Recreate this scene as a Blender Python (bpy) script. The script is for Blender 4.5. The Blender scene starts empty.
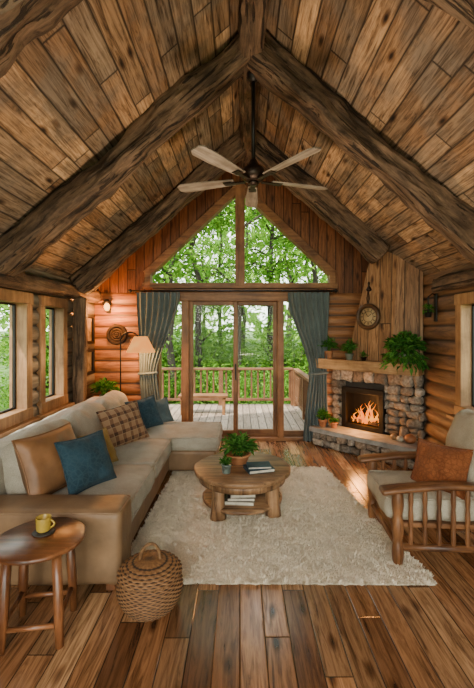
import bpy, math, random
from math import sin, cos, pi, sqrt, radians, atan2
from mathutils import Vector, Matrix, noise, Euler
random.seed(7)
C = bpy.context.scene.collection
R = random.uniform

# ---------------------------------------------------------------- materials
def newmat(name):
    m = bpy.data.materials.new(name); m.use_nodes = True
    t = m.node_tree; t.nodes.clear()
    out = t.nodes.new('ShaderNodeOutputMaterial'); b = t.nodes.new('ShaderNodeBsdfPrincipled')
    t.links.new(b.outputs[0], out.inputs[0])
    return m, t, b, out
def nd(t, kind, **kw):
    n = t.nodes.new(kind)
    for k, v in kw.items(): setattr(n, k, v)
    return n
def mth(t, op, a, b=None, c=None):
    n = t.nodes.new('ShaderNodeMath'); n.operation = op
    for i, x in enumerate((a, b, c)):
        if x is None: continue
        if isinstance(x, (int, float)): n.inputs[i].default_value = x
        else: t.links.new(x, n.inputs[i])
    return n.outputs[0]
def ramp(t, fac, stops):
    n = t.nodes.new('ShaderNodeValToRGB'); e = n.color_ramp.elements
    while len(e) < len(stops): e.new(0.5)
    for i, (p, c) in enumerate(stops):
        e[i].position = p; e[i].color = (*c[:3], 1)
    t.links.new(fac, n.inputs[0]); return n.outputs[0]
def mixc(t, mode, fac, a, b):
    n = t.nodes.new('ShaderNodeMix'); n.data_type = 'RGBA'; n.blend_type = mode
    for s, x in ((n.inputs[0], fac), (n.inputs[6], a), (n.inputs[7], b)):
        if isinstance(x, (int, float)): s.default_value = x
        elif isinstance(x, tuple): s.default_value = (*x[:3], 1)
        else: t.links.new(x, s)
    return n.outputs[2]
def noi(t, vec, scale, detail=4, rough=.55, dist=0):
    n = t.nodes.new('ShaderNodeTexNoise'); n.inputs['Scale'].default_value = scale
    n.inputs['Detail'].default_value = detail; n.inputs['Roughness'].default_value = rough
    n.inputs['Distortion'].default_value = dist
    if vec is not None: t.links.new(vec, n.inputs['Vector'])
    return n.outputs[0]
def bump(t, b, h, strength, dist=.01):
    n = t.nodes.new('ShaderNodeBump'); n.inputs['Strength'].default_value = strength
    n.inputs['Distance'].default_value = dist
    t.links.new(h, n.inputs['Height']); t.links.new(n.outputs[0], b.inputs['Normal'])
def objco(t, sc=(1, 1, 1), kind='Object'):
    c = t.nodes.new('ShaderNodeTexCoord'); m = t.nodes.new('ShaderNodeMapping')
    m.inputs['Scale'].default_value = sc
    t.links.new(c.outputs[kind], m.inputs[0]); return m.outputs[0]
def mul(c, k): return tuple(min(1, x * k) for x in c)

def plank(name, w, L, cols, rough=.45, seam=.003, bmp=.5, grain=.55, sheen=.3, knot=.9, gray=0):
    m, t, b, o = newmat(name)
    tc = t.nodes.new('ShaderNodeTexCoord'); sp = t.nodes.new('ShaderNodeSeparateXYZ')
    t.links.new(tc.outputs['UV'], sp.inputs[0]); u, v = sp.outputs[0], sp.outputs[1]
    uw = mth(t, 'DIVIDE', u, w); i = mth(t, 'FLOOR', uw); fu = mth(t, 'FRACT', uw)
    wn = nd(t, 'ShaderNodeTexWhiteNoise', noise_dimensions='1D'); t.links.new(i, wn.inputs['W'])
    vl = mth(t, 'ADD', mth(t, 'DIVIDE', v, L), mth(t, 'MULTIPLY', wn.outputs[0], 17.3))
    j = mth(t, 'FLOOR', vl); fv = mth(t, 'FRACT', vl)
    cb = t.nodes.new('ShaderNodeCombineXYZ'); t.links.new(i, cb.inputs[0]); t.links.new(j, cb.inputs[1])
    w2 = nd(t, 'ShaderNodeTexWhiteNoise', noise_dimensions='2D'); t.links.new(cb.outputs[0], w2.inputs['Vector'])
    rnd = w2.outputs[0]
    base = ramp(t, rnd, [(k / (len(cols) - 1), c) for k, c in enumerate(cols)])
    if gray:
        gs = noi(t, objco(t, (1, 1, 1), 'UV'), 2.2, 5, .65)
        base = mixc(t, 'MIX', ramp(t, gs, [(.42, (0, 0, 0)), (.60, (gray,) * 3)]), base, (.15, .122, .098))
    g = t.nodes.new('ShaderNodeCombineXYZ')
    t.links.new(mth(t, 'MULTIPLY', u, 26), g.inputs[0])
    t.links.new(mth(t, 'ADD', mth(t, 'MULTIPLY', v, 1.8), mth(t, 'MULTIPLY', rnd, 60)), g.inputs[1])
    t.links.new(mth(t, 'MULTIPLY', rnd, 31), g.inputs[2])
    gn = noi(t, g.outputs[0], 1.3, 7, .7, 1.2)
    gr = ramp(t, gn, [(.32, (.10, .08, .065)), (.44, (.55, .51, .47)), (.56, (1, 1, 1)), (.72, (1.4, 1.4, 1.4))])
    col = mixc(t, 'MULTIPLY', grain, base, gr)
    k = t.nodes.new('ShaderNodeCombineXYZ')
    t.links.new(mth(t, 'MULTIPLY', u, 7), k.inputs[0])
    t.links.new(mth(t, 'ADD', mth(t, 'MULTIPLY', v, 2.6), mth(t, 'MULTIPLY', rnd, 9)), k.inputs[1])
    vo = t.nodes.new('ShaderNodeTexVoronoi'); vo.inputs['Scale'].default_value = 1.0
    t.links.new(k.outputs[0], vo.inputs['Vector'])
    kn = ramp(t, vo.outputs['Distance'], [(.05, (.04, .024, .015)), (.13, (.45, .38, .32)), (.22, (1, 1, 1))])
    col = mixc(t, 'MULTIPLY', knot, col, kn)
    eu = mth(t, 'MULTIPLY', mth(t, 'MINIMUM', fu, mth(t, 'SUBTRACT', 1, fu)), w)
    ev = mth(t, 'MULTIPLY', mth(t, 'MINIMUM', fv, mth(t, 'SUBTRACT', 1, fv)), L)
    e = mth(t, 'MINIMUM', eu, ev)
    sm = mth(t, 'MINIMUM', mth(t, 'DIVIDE', e, seam * 2), 1)
    col = mixc(t, 'MIX', sm, mul(cols[0], .06), col)
    t.links.new(col, b.inputs['Base Color'])
    t.links.new(ramp(t, gn, [(.2, (rough + .15,) * 3), (.8, (rough,) * 3)]), b.inputs['Roughness'])
    b.inputs['Specular IOR Level'].default_value = sheen
    h = mth(t, 'ADD', mth(t, 'MULTIPLY', gn, .35), sm)
    bump(t, b, h, bmp, .006)
    return m

_wc = {}
def wood(name, c1, c2, axis='X', rough=.55, bmp=.4, sc=14, crack=0, spec=.3, st=.09):
    key = name + axis
    if key in _wc: return _wc[key]
    m, t, b, o = newmat(key)
    s = [sc, sc, sc]; s['XYZ'.index(axis)] = sc * st
    g = noi(t, objco(t, tuple(s)), 1, 8, .7, .6)
    p = noi(t, objco(t), 2.5, 5, .65)
    col = ramp(t, g, [(.36, c1), (.62, c2)])
    col = mixc(t, 'MULTIPLY', .8, col, ramp(t, p, [(.32, (.40, .36, .33)), (.62, (1.25, 1.25, 1.25))]))
    if crack:
        s2 = [sc * 1.1] * 3; s2['XYZ'.index(axis)] = sc * .035
        q = noi(t, objco(t, tuple(s2)), 1.2, 5, .6, .8)
        q = ramp(t, q, [(.395, (.0, .0, .0)), (.43, (1, 1, 1))])
        col = mixc(t, 'MULTIPLY', crack, col, mixc(t, 'MIX', q, (.08, .055, .04), (1, 1, 1)))
        g = mth(t, 'ADD', g, q)
    t.links.new(col, b.inputs['Base Color']); b.inputs['Roughness'].default_value = rough
    b.inputs['Specular IOR Level'].default_value = spec
    bump(t, b, g, bmp, .01)
    _wc[key] = m; return m

def plain(name, c, rough=.6, metal=0, var=.25, sc=12, bmp=.1, spec=.4, bsc=60, **kw):
    m, t, b, o = newmat(name)
    n = noi(t, objco(t), sc, 4)
    col = ramp(t, n, [(.3, mul(c, 1 - var)), (.7, mul(c, 1 + var))])
    t.links.new(col, b.inputs['Base Color'])
    b.inputs['Roughness'].default_value = rough; b.inputs['Metallic'].default_value = metal
    b.inputs['Specular IOR Level'].default_value = spec
    if bmp: bump(t, b, noi(t, objco(t), bsc, 3), bmp, .01)
    return m
def fabric(name, c, sc=220, bmp=.35, var=.18, c2=None):
    m, t, b, o = newmat(name)
    n = noi(t, objco(t), 5, 4); f = noi(t, objco(t), sc, 2)
    col = ramp(t, n, [(.3, mul(c, 1 - var)), (.7, mul(c, 1 + var))])
    if c2:
        vo = t.nodes.new('ShaderNodeTexVoronoi'); vo.inputs['Scale'].default_value = 26; vo.feature = 'DISTANCE_TO_EDGE'
        t.links.new(objco(t), vo.inputs['Vector'])
        col = mixc(t, 'MIX', ramp(t, vo.outputs['Distance'], [(.04, (.55,) * 3), (.14, (0, 0, 0))]), col, c2)
    col = mixc(t, 'MULTIPLY', .6, col, ramp(t, f, [(.3, (.55, .55, .55)), (.7, (1.25, 1.25, 1.25))]))
    t.links.new(col, b.inputs['Base Color']); b.inputs['Roughness'].default_value = .95
    b.inputs['Specular IOR Level'].default_value = .1
    b.inputs['Sheen Weight'].default_value = .08
    bump(t, b, mth(t, 'ADD', f, mth(t, 'MULTIPLY', noi(t, objco(t), 9, 3), 3)), bmp, .014)
    return m
def island(name, cols, rough=.85, bmp=.6, sc=30, spec=.3):
    m, t, b, o = newmat(name)
    g = t.nodes.new('ShaderNodeNewGeometry')
    col = ramp(t, g.outputs['Random Per Island'], [(i / (len(cols) - 1), c) for i, c in enumerate(cols)])
    n = noi(t, objco(t), sc, 5)
    col = mixc(t, 'MULTIPLY', .8, col, ramp(t, n, [(.35, (.4, .38, .35)), (.65, (1.3, 1.3, 1.3))]))
    t.links.new(col, b.inputs['Base Color']); b.inputs['Roughness'].default_value = rough
    b.inputs['Specular IOR Level'].default_value = spec
    bump(t, b, n, bmp, .015); return m
def leafmat(name, cols, trans=.45):
    m, t, b, o = newmat(name)
    g = t.nodes.new('ShaderNodeNewGeometry')
    col = ramp(t, g.outputs['Random Per Island'], [(i / (len(cols) - 1), c) for i, c in enumerate(cols)])
    t.links.new(col, b.inputs['Base Color']); b.inputs['Roughness'].default_value = .6
    b.inputs['Specular IOR Level'].default_value = .1
    tr = t.nodes.new('ShaderNodeBsdfTranslucent'); t.links.new(col, tr.inputs[0])
    mx = t.nodes.new('ShaderNodeMixShader'); mx.inputs[0].default_value = trans
    t.links.new(b.outputs[0], mx.inputs[1]); t.links.new(tr.outputs[0], mx.inputs[2])
    t.links.new(mx.outputs[0], o.inputs[0]); return m
def emis(name, c, s, c2=None):
    m, t, b, o = newmat(name)
    e = t.nodes.new('ShaderNodeEmission'); e.inputs[1].default_value = s
    n = noi(t, objco(t), 8, 2)
    t.links.new(ramp(t, n, [(.3, c), (.7, c2 or c)]), e.inputs[0])
    t.links.new(e.outputs[0], o.inputs[0]); return m
def glassmat():
    m, t, b, o = newmat('window_glass')
    tr = t.nodes.new('ShaderNodeBsdfTransparent'); gl = t.nodes.new('ShaderNodeBsdfGlossy')
    gl.inputs['Roughness'].default_value = .03
    mx = t.nodes.new('ShaderNodeMixShader'); mx.inputs[0].default_value = .006
    t.links.new(tr.outputs[0], mx.inputs[1]); t.links.new(gl.outputs[0], mx.inputs[2])
    t.links.new(mx.outputs[0], o.inputs[0]); return m

FLOOR = plank('floor_planks', .135, 1.5, [(.10, .038, .015), (.27, .115, .046), (.46, .225, .097), (.17, .07, .028), (.56, .31, .145), (.12, .05, .02), (.33, .15, .063)], .14, .0028, .3, .9, .65)
CEIL = plank('ceiling_planks', .17, 1.4, [(.15, .085, .045), (.36, .21, .11), (.56, .36, .20), (.19, .115, .063), (.26, .19, .13), (.43, .255, .13)], .6, .006, .6, 1.0, .3, 1.0, .8)
GABLE = plank('gable_boards', .13, 3.5, [(.10, .035, .012), (.165, .06, .02), (.22, .082, .028)], .5, .005, .6, .85)
CHIM = plank('chimney_boards', .16, 4, [(.15, .075, .034), (.23, .12, .055), (.30, .16, .075)], .5, .005, .5, .9)
DECK = plank('deck_boards', .14, 3, [(.27, .20, .14), (.34, .26, .185), (.22, .16, .11)], .7, .007, .4, .6)
def logmat(name, c1, c2, ax):
    m, t, b, o = newmat(name)
    s = [9, 9, 9]; s['XY'.index(ax)] = .8
    g = noi(t, objco(t, tuple(s)), 1.8, 7, .7, 1)
    tc = t.nodes.new('ShaderNodeTexCoord'); sp = t.nodes.new('ShaderNodeSeparateXYZ'); t.links.new(tc.outputs['Object'], sp.inputs[0])
    z = mth(t, 'DIVIDE', sp.outputs[2], .17)
    wn = nd(t, 'ShaderNodeTexWhiteNoise', noise_dimensions='1D'); t.links.new(mth(t, 'FLOOR', z), wn.inputs['W'])
    col = ramp(t, g, [(.36, c1), (.62, c2)])
    col = mixc(t, 'MULTIPLY', .6, col, ramp(t, wn.outputs[0], [(0, (.6, .58, .55)), (1, (1.2, 1.2, 1.2))]))
    f = mth(t, 'FRACT', z); e = mth(t, 'MINIMUM', f, mth(t, 'SUBTRACT', 1, f))
    col = mixc(t, 'MIX', mth(t, 'MINIMUM', mth(t, 'MULTIPLY', e, 8), 1), mul(c1, .1), col)
    t.links.new(col, b.inputs['Base Color']); b.inputs['Roughness'].default_value = .5
    bump(t, b, g, .5, .01); return m
LOGX = logmat('log_orange', (.12, .040, .012), (.36, .15, .048), 'X')
LOGY = logmat('log_grey', (.065, .048, .034), (.21, .165, .12), 'Y')
LOGR = logmat('log_brown', (.065, .029, .013), (.21, .105, .047), 'Y')
def BEAM(a): return wood('beam_wood', (.022, .013, .008), (.15, .092, .056), a, .75, 1.0, 17, .9, .3, .12)
def PINE(a): return wood('pine_wood', (.16, .075, .03), (.31, .17, .076), a, .45, .25)
def DPINE(a): return wood('door_pine', (.11, .045, .016), (.24, .11, .042), a, .45, .2)
def OAK(a): return wood('oak_wood', (.11, .052, .023), (.36, .20, .10), a, .4, .35, 14, .6)
def RED(a): return wood('red_wood', (.09, .03, .012), (.29, .11, .04), a, .28, .25, 14, .3, .5)
def CHW(a): return wood('chair_wood', (.09, .034, .013), (.27, .115, .045), a, .38, .25, 14, .3, .4)
GLASS = glassmat()
BLACK = plain('black_metal', (.014, .013, .012), .45, .6, .2)
BRONZE = plain('bronze_metal', (.03, .02, .015), .4, .8, .3)
SOFA = fabric('sofa_linen', (.36, .315, .25)); SOFAD = plain('tan_leather', (.20, .115, .058), .5, 0, .25, 5, .35, .4, 14)
TAN = plain('brown_leather', (.20, .09, .036), .5, 0, .35, 5, .4, .4, 12)
TEAL = fabric('teal_fabric', (.022, .05, .07), 220, .35, .3, (.04, .075, .095)); MUST = fabric('mustard_fabric', (.26, .165, .045))
RUST = fabric('rust_fabric', (.25, .08, .028), 120, .6, .2, (.13, .038, .014))
CREAM = fabric('cream_cushion', (.42, .36, .27))
CURT = fabric('curtain_fabric', (.115, .145, .145), 150, .2)
STONE = island('field_stone', [(.11, .088, .068), (.23, .19, .15), (.38, .33, .27), (.16, .14, .12), (.28, .21, .15), (.24, .225, .20)])
MORTAR = plain('mortar', (.035, .029, .024), .95, 0, .3)
SLAB = plain('grey_slab', (.25, .25, .24), .45, 0, .35, 8, .3)
TERRA = plain('terracotta', (.40, .16, .065), .8, 0, .2)
LEAF = leafmat('house_leaf', [(.015, .07, .010), (.04, .15, .02), (.11, .27, .045)], .25)
TLEAF = leafmat('tree_leaf', [(.04, .135, .01), (.12, .28, .022), (.24, .42, .045), (.055, .17, .018)], .5)
BARK = plain('tree_bark', (.04, .03, .022), .95, 0, .4, 9, .8)
FIREM = emis('flame', (1, .13, .004), 2.6, (1, .36, .02))
SHADE = emis('lamp_shade_glow', (1, .33, .06), 1.5, (1, .42, .10))
BULB = emis('bulb_glow', (1, .42, .09), 7)

# ---------------------------------------------------------------- mesh builder
class MB:
    def __init__(s, off=(0, 0, 0)): s.v = []; s.f = []; s.sm = []; s.off = Vector(off)
    def add(s, vs, fs, smooth=True, M=None):
        n = len(s.v)
        for p in vs:
            p = Vector(p)
            if M is not None: p = M @ p
            s.v.append(p - s.off)
        for f in fs: s.f.append([i + n for i in f]); s.sm.append(smooth)
        return s
    def rbox(s, c, size, b=.01, n=(1, 1, 1), M=None, fn=None, k=0, smooth=None):
        h = [x / 2 for x in size]; cs = []
        b = min(b, min(h) * .98)
        for a in range(3):
            nn = n[a]; inn = [-h[a] + b + (2 * (h[a] - b)) * i / nn for i in range(nn + 1)]
            ed = [h[a]] if not k else [h[a] - b * .58, h[a]]
            cs.append([-e for e in reversed(ed)] + inn + ed)
        D = {}; vs = []; fs = []
        L = [len(x) - 1 for x in cs]
        def vid(i, j, kk):
            key = (i, j, kk)
            if key not in D:
                p = Vector((cs[0][i], cs[1][j], cs[2][kk]))
                q = Vector([max(-(h[a] - b), min(h[a] - b, p[a])) for a in range(3)])
                d = p - q
                if d.length > 1e-9: p = q + d.normalized() * b
                if fn: p = Vector(fn(p))
                D[key] = len(vs); vs.append(p + Vector(c) if M is None else p)
            return D[key]
        for i in range(L[0]):
            for j in range(L[1]):
                fs.append([vid(i, j, 0), vid(i, j + 1, 0), vid(i + 1, j + 1, 0), vid(i + 1, j, 0)])
                fs.append([vid(i, j, L[2]), vid(i + 1, j, L[2]), vid(i + 1, j + 1, L[2]), vid(i, j + 1, L[2])])
        for i in range(L[0]):
            for j in range(L[2]):
                fs.append([vid(i, 0, j), vid(i + 1, 0, j), vid(i + 1, 0, j + 1), vid(i, 0, j + 1)])
                fs.append([vid(i, L[1], j), vid(i, L[1], j + 1), vid(i + 1, L[1], j + 1), vid(i + 1, L[1], j)])
        for i in range(L[1]):
            for j in range(L[2]):
                fs.append([vid(0, i, j), vid(0, i, j + 1), vid(0, i + 1, j + 1), vid(0, i + 1, j)])
                fs.append([vid(L[0], i, j), vid(L[0], i + 1, j), vid(L[0], i + 1, j + 1), vid(L[0], i, j + 1)])
        MM = None if M is None else Matrix.Translation(c) @ M
        if smooth is None: smooth = b > .012
        return s.add(vs, fs, smooth, MM)
    def bb(s, x0, x1, y0, y1, z0, z1, b=.006, **k):
        return s.rbox(((x0 + x1) / 2, (y0 + y1) / 2, (z0 + z1) / 2), (x1 - x0, y1 - y0, z1 - z0), b, **k)
    def tube(s, pts, rad, seg=12, cap=True, jit=0, M=None):
        pts = [Vector(p) for p in pts]
        if isinstance(rad, (int, float)): rad = [rad] * len(pts)
        vs = []; fs = []; n = len(pts); ref = None
        for i, p in enumerate(pts):
            d = (pts[min(i + 1, n - 1)] - pts[max(i - 1, 0)]).normalized()
            if ref is None: ref = Vector((0, 0, 1)) if abs(d.z) < .9 else Vector((1, 0, 0))
            a = (ref - d * ref.dot(d)).normalized(); bb_ = d.cross(a); ref = a
            for j in range(seg):
                th = 2 * pi * j / seg
                r = rad[i] * (1 + (noise.noise(p * 9 + Vector((cos(th), sin(th), j * .3)) * 1.3) * jit if jit else 0))
                vs.append(p + (a * cos(th) + bb_ * sin(th)) * r)
        for i in range(n - 1):
            for j in range(seg):
                k = (j + 1) % seg
                fs.append([i * seg + j, i * seg + k, (i + 1) * seg + k, (i + 1) * seg + j])
        if cap: fs.append(list(range(seg))[::-1]); fs.append([(n - 1) * seg + j for j in range(seg)])
        return s.add(vs, fs, True, M)
    def lathe(s, prof, c=(0, 0, 0), seg=32, M=None, fn=None):
        vs = []; fs = []
        for r, z in prof:
            for j in range(seg):
                th = 2 * pi * j / seg; p = Vector((r * cos(th), r * sin(th), z))
                if fn: p = Vector(fn(p, th))
                vs.append(p if M is not None else p + Vector(c))
        for i in range(len(prof) - 1):
            for j in range(seg):
                k = (j + 1) % seg
                fs.append([i * seg + j, i * seg + k, (i + 1) * seg + k, (i + 1) * seg + j])
        if prof[0][0] > 1e-4: fs.append(list(range(seg))[::-1])
        if prof[-1][0] > 1e-4: fs.append([(len(prof) - 1) * seg + j for j in range(seg)])
        return s.add(vs, fs, True, None if M is None else Matrix.Translation(c) @ M)
    def prism(s, poly, z0, z1, M=None, smooth=False, top=None):
        n = len(poly)
        z0s = z0 if isinstance(z0, list) else [z0] * n; z1s = z1 if isinstance(z1, list) else [z1] * n
        tp = top or poly
        vs = [(p[0], p[1], z0s[i]) for i, p in enumerate(poly)] + [(p[0], p[1], z1s[i]) for i, p in enumerate(tp)]
        fs = [list(range(n))[::-1], [n + i for i in range(n)]] + [[i, (i + 1) % n, n + (i + 1) % n, n + i] for i in range(n)]
        return s.add(vs, fs, smooth, M)
    def leaf(s, p, d, L, W, droop=.15):
        p = Vector(p); d = Vector(d).normalized()
        sd = d.cross(Vector((R(-.4, .4), R(-.4, .4), 1)))
        if sd.length < .05: sd = Vector((1, 0, 0))
        sd.normalize(); up = sd.cross(d)
        m = p + d * L * .45
        return s.add([p, m + sd * W / 2 + up * W * .12, p + d * L - Vector((0, 0, L * droop)), m - sd * W / 2 + up * W * .12], [[0, 1, 2, 3]], False)

def finish(mb, name, mat, parent=None, loc=None, rot=None, uv=None, world_off=None, **props):
    me = bpy.data.meshes.new(name); me.from_pydata([tuple(v) for v in mb.v], [], mb.f)
    me.polygons.foreach_set('use_smooth', mb.sm)
    if uv:
        l = me.uv_layers.new(name='UVMap')
        for p in me.polygons:
            for li in p.loop_indices:
                l.data[li].uv = uv(me.vertices[me.loops[li].vertex_index].co, p.normal)
    me.materials.append(mat); me.update()
    o = bpy.data.objects.new(name, me); C.objects.link(o)
    if parent: o.parent = parent
    if loc is not None: o.location = loc
    if rot is not None: o.rotation_euler = rot
    for k, v in props.items(): o[k] = v
    return o
def thing(name, loc, label, category, rot=(0, 0, 0), **kw):
    o = bpy.data.objects.new(name, None); C.objects.link(o); o.location = loc; o.rotation_euler = rot
    o.empty_display_size = .1
    o['label'] = label; o['category'] = category
    for k, v in kw.items(): o[k] = v
    return o
def struct(name, loc=(0, 0, 0)):
    o = bpy.data.objects.new(name, None); C.objects.link(o); o.location = loc; o['kind'] = 'structure'; return o
def copy_thing(src, loc, rot=None, scale=None, name=None):
    n = src.copy(); C.objects.link(n); n.location = loc
    if rot is not None: n.rotation_euler = rot
    if scale: n.scale = (scale,) * 3
    for ch in src.children:
        c = ch.copy(); c.parent = n; C.objects.link(c)
    return n

RX, RZ, SL = .1, 4.3, .87
XL, XR, YB, Y0 = -2.2, 2.35, 6.0, -2.2
def zc(x): return RZ - SL * abs(x - RX)

# ---------------------------------------------------------------- room shell
finish(MB().bb(XL - .15, XR + .15, Y0, YB + .15, -.1, 0, 0.001), 'floor', FLOOR, uv=lambda c, n: (c.x, c.y), kind='structure')
mb = MB()
for sx in (-1, 1):
    xe = (XL - .3) if sx < 0 else (XR + .3); ze = zc(xe)
    vs = [(RX, Y0, RZ), (xe, Y0, ze), (xe, YB + .3, ze), (RX, YB + .3, RZ)]
    vs += [(x, y, z + .09) for x, y, z in vs]
    mb.add(vs, [[0, 1, 2, 3], [7, 6, 5, 4], [0, 4, 5, 1], [1, 5, 6, 2], [2, 6, 7, 3], [3, 7, 4, 0]], False)
finish(mb, 'ceiling', CEIL, uv=lambda c, n: ((c.x - RX) * 1.325 + (.07), c.y + 3.3), kind='structure')

def log_panel(mb, a0, a1, z0, z1, place):
    ch = .17; step = ch / 6
    zs = [z0]; k = math.floor(z0 / step) + 1; pts = []
    while k * step < z1 - 1e-4:
        if k * step > z0 + 1e-4: zs.append(k * step)
        k += 1
    zs.append(z1)
    for z in zs:
        f = (z / ch) % 1; pts.append((.035 * sqrt(max(0, 1 - (2 * f - 1) ** 2)), z))
    n = len(pts); sec = pts + [(-.14, z1), (-.14, z0)]
    vs = [place(a0, d, z) for d, z in sec] + [place(a1, d, z) for d, z in sec]
    N = len(sec)
    fs = [[i, i + 1, N + i + 1, N + i] for i in range(n - 1)]
    mb.add(vs, fs, True)
    mb.add(vs, [[i, (i + 1) % N, N + (i + 1) % N, N + i] for i in range(n - 1, N)] + [list(range(N)), list(range(N, 2 * N))[::-1]], False)

pl = lambda a, d, z: (XL + d, a, z)
mb = MB()
for a0, a1, z0, z1 in [(Y0, YB, 0, .76), (Y0, YB, 2.02, 2.29), (Y0, 2.7, .76, 2.02), (4.12, 4.34, .76, 2.02), (4.96, YB, .76, 2.02)]:
    log_panel(mb, a0, a1, z0, z1, pl)
finish(mb, 'wall_left', LOGY, kind='structure')
pr = lambda a, d, z: (XR - d, a, z)
mb = MB()
for a0, a1, z0, z1 in [(Y0, YB, 0, .76), (Y0, YB, 2.02, 2.33), (Y0, 2.7, .76, 2.02), (4.25, YB, .76, 2.02)]:
    log_panel(mb, a0, a1, z0, z1, pr)
finish(mb, 'wall_right', LOGR, kind='structure')
pb = lambda a, d, z: (a, YB - d, z)
mb = MB()
log_panel(mb, XL, -1.27, 0, 2.2, pb); log_panel(mb, 1.12, XR, 0, 2.2, pb)
finish(mb, 'wall_back', LOGX, kind='structure')
mb = MB()
MV = Matrix(((1, 0, 0, 0), (0, 0, 1, 0), (0, 1, 0, 0), (0, 0, 0, 1)))
GZ = 2.50; GA = 3.82
Lp = [(XL, 2.2), (0, 2.2), (0, 2.3), (-1.37, 2.3), (-1.37, GZ), (0, GA), (0, zc(0)), (XL, zc(XL))]
Rp = [(0, 2.2), (XR, 2.2), (XR, zc(XR)), (RX, RZ), (0, zc(0)), (0, GA), (1.37, GZ), (1.37, 2.3), (0, 2.3)]
mb.prism(Lp, YB - .01, YB + .12, MV); mb.prism(Rp, YB - .01, YB + .12, MV)
finish(mb, 'wall_gable', GABLE, uv=lambda c, n: (c.x, c.z), kind='structure')

# ---------------------------------------------------------------- beams
def rough_beam(name, length, w, d, loc, rot, label, amp=.022, seed=0, mat=None):
    def fn(p):
        q = Vector((p.x * 1.3 + seed * 7, p.y * 4, p.z * 4))
        q2 = Vector((p.x * 6 + seed * 3, p.y * 15, p.z * 15))
        nn = noise.noise_vector(q) * amp * 2.3 + noise.noise_vector(q2) * amp * 1.2
        return (p.x, p.y + nn.y, p.z + nn.z)
    m = MB().rbox((0, 0, 0), (length, w, d), .045, (int(length * 18), 5, 5), fn=fn, k=0, smooth=False)
    return finish(m, name, mat or BEAM('X'), loc=loc, rot=rot, label=label, category='beam')
dp = .25; th = math.atan(SL)
for i, y in enumerate((1.85, 3.5, 5.2)):
    for sx in (-1, 1):
        xe = XL if sx < 0 else XR
        if i == 2 and sx > 0: xe = 1.93
        xs = RX + sx * .05
        ln = abs(xe - xs) / cos(th)
        cx = (xs + xe) / 2; cz = zc(cx)
        cx -= sx * sin(th) * dp / 2; cz -= cos(th) * dp / 2
        o = rough_beam('ceiling_beam', ln, .24, dp, (cx, y, cz), (0, th * sx, 0), 'rough-hewn dark timber rafter under the sloping plank ceiling', seed=i * 2 + sx)
        o['group'] = 'timber rafters'
rough_beam('ridge_beam', YB - Y0, .20, .28, (RX, (YB + Y0) / 2, RZ - .2), (0, 0, pi / 2), 'dark timber ridge beam along the ceiling peak', .016)
rough_beam('plate_beam', YB - Y0, .13, .17, (XL + .075, (YB + Y0) / 2, 2.13), (0, 0, pi / 2), 'weathered timber plate on top of the log wall', .01, 3)
rough_beam('plate_beam', YB - Y0 - 1.35, .13, .17, (XR - .075, (YB + Y0 - 1.35) / 2, 2.17), (0, 0, pi / 2), 'weathered timber plate on top of the log wall', .01, 4)
o = rough_beam('timber_post', 2.08, .16, .16, (XL + .12, 5.2, 1.04), (0, pi / 2, 0), 'dark square timber post carrying the rafter', .010, 5, wood('post_wood', (.05, .03, .017), (.19, .115, .065), 'X', .7, .8, 14, .5))
o['category'] = 'post'

# ---------------------------------------------------------------- windows
def side_window(name, x, y0, y1, z0, z1, s):
    w = struct(name, (x, (y0 + y1) / 2, (z0 + z1) / 2)); off = w.location
    m = MB(off); t = .085
    xa, xb = sorted((x - s * .13, x + s * .06)); xc, xd = sorted((x - s * .13, x + s * .052))
    m.bb(xa, xb, y0 - .03, y1 + .03, z1 - t, z1 + .03); m.bb(xa, xb, y0 - .03, y1 + .03, z0 - .03, z0 + t)
    m.bb(xc, xd, y0 - .025, y0 + t, z0 + t - .01, z1 - t + .01); m.bb(xc, xd, y1 - t, y1 + .025, z0 + t - .01, z1 - t + .01)
    finish(m, 'window_frame', PINE('Z'), w)
    m = MB(off); xs, xe = sorted((x, x + s * .12)); m.bb(xs, xe, y0 - .08, y1 + .08, z0 - .065, z0 - .03)
    finish(m, 'window_sill', PINE('Y'), w)
    m = MB(off); xi, xj = sorted((x - s * .09, x - s * .06)); i = .02
    a, b_, c, d = y0 + t, y1 - t, z0 + t, z1 - t
    m.bb(xi, xj, a, a + i, c, d); m.bb(xi, xj, b_ - i, b_, c, d); m.bb(xi, xj, a + i, b_ - i, c, c + i); m.bb(xi, xj, a + i, b_ - i, d - i, d)
    finish(m, 'sash', BLACK, w)
    m = MB(off); m.add([(x - s * .07, a, c), (x - s * .07, b_, c), (x - s * .07, b_, d), (x - s * .07, a, d)], [[0, 1, 2, 3]], False)
    finish(m, 'glass', GLASS, w)
side_window('window_1', XL, 2.72, 4.12, .77, 2.0, 1)
side_window('window_2', XL, 4.34, 4.96, .77, 2.0, 1)
side_window('window_3', XR, 2.72, 4.25, .77, 2.0, -1)

w = struct('window_4', (0, YB, 2.3)); off = w.location
def bar(m, p, q, wd, y0, y1):
    p = Vector(p); q = Vector(q); d = q - p; L = d.length; a = atan2(d.y, d.x)
    Mx = Matrix.Rotation(-a, 4, 'Y')
    m.rbox(((p.x + q.x) / 2, (y0 + y1) / 2, (p.y + q.y) / 2), (L, y1 - y0, wd), .006, M=Mx)
m = MB(off)
bar(m, (-1.40, GZ - .02), (0.02, GA), .11, 5.93, 6.1); bar(m, (1.40, GZ - .02), (-.02, GA), .11, 5.93, 6.1)
m.bb(-1.45, 1.45, 5.932, 6.1, 2.27, 2.35); m.bb(-1.42, -1.33, 5.928, 6.1, 2.3, GZ + .02); m.bb(1.33, 1.42, 5.928, 6.1, 2.3, GZ + .02)
finish(m, 'window_frame', DPINE('X'), w)
m = MB(off); m.bb(-.07, .07, 5.92, 6.1, 2.3, GA + .02); finish(m, 'mullion', DPINE('Z'), w)
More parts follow.
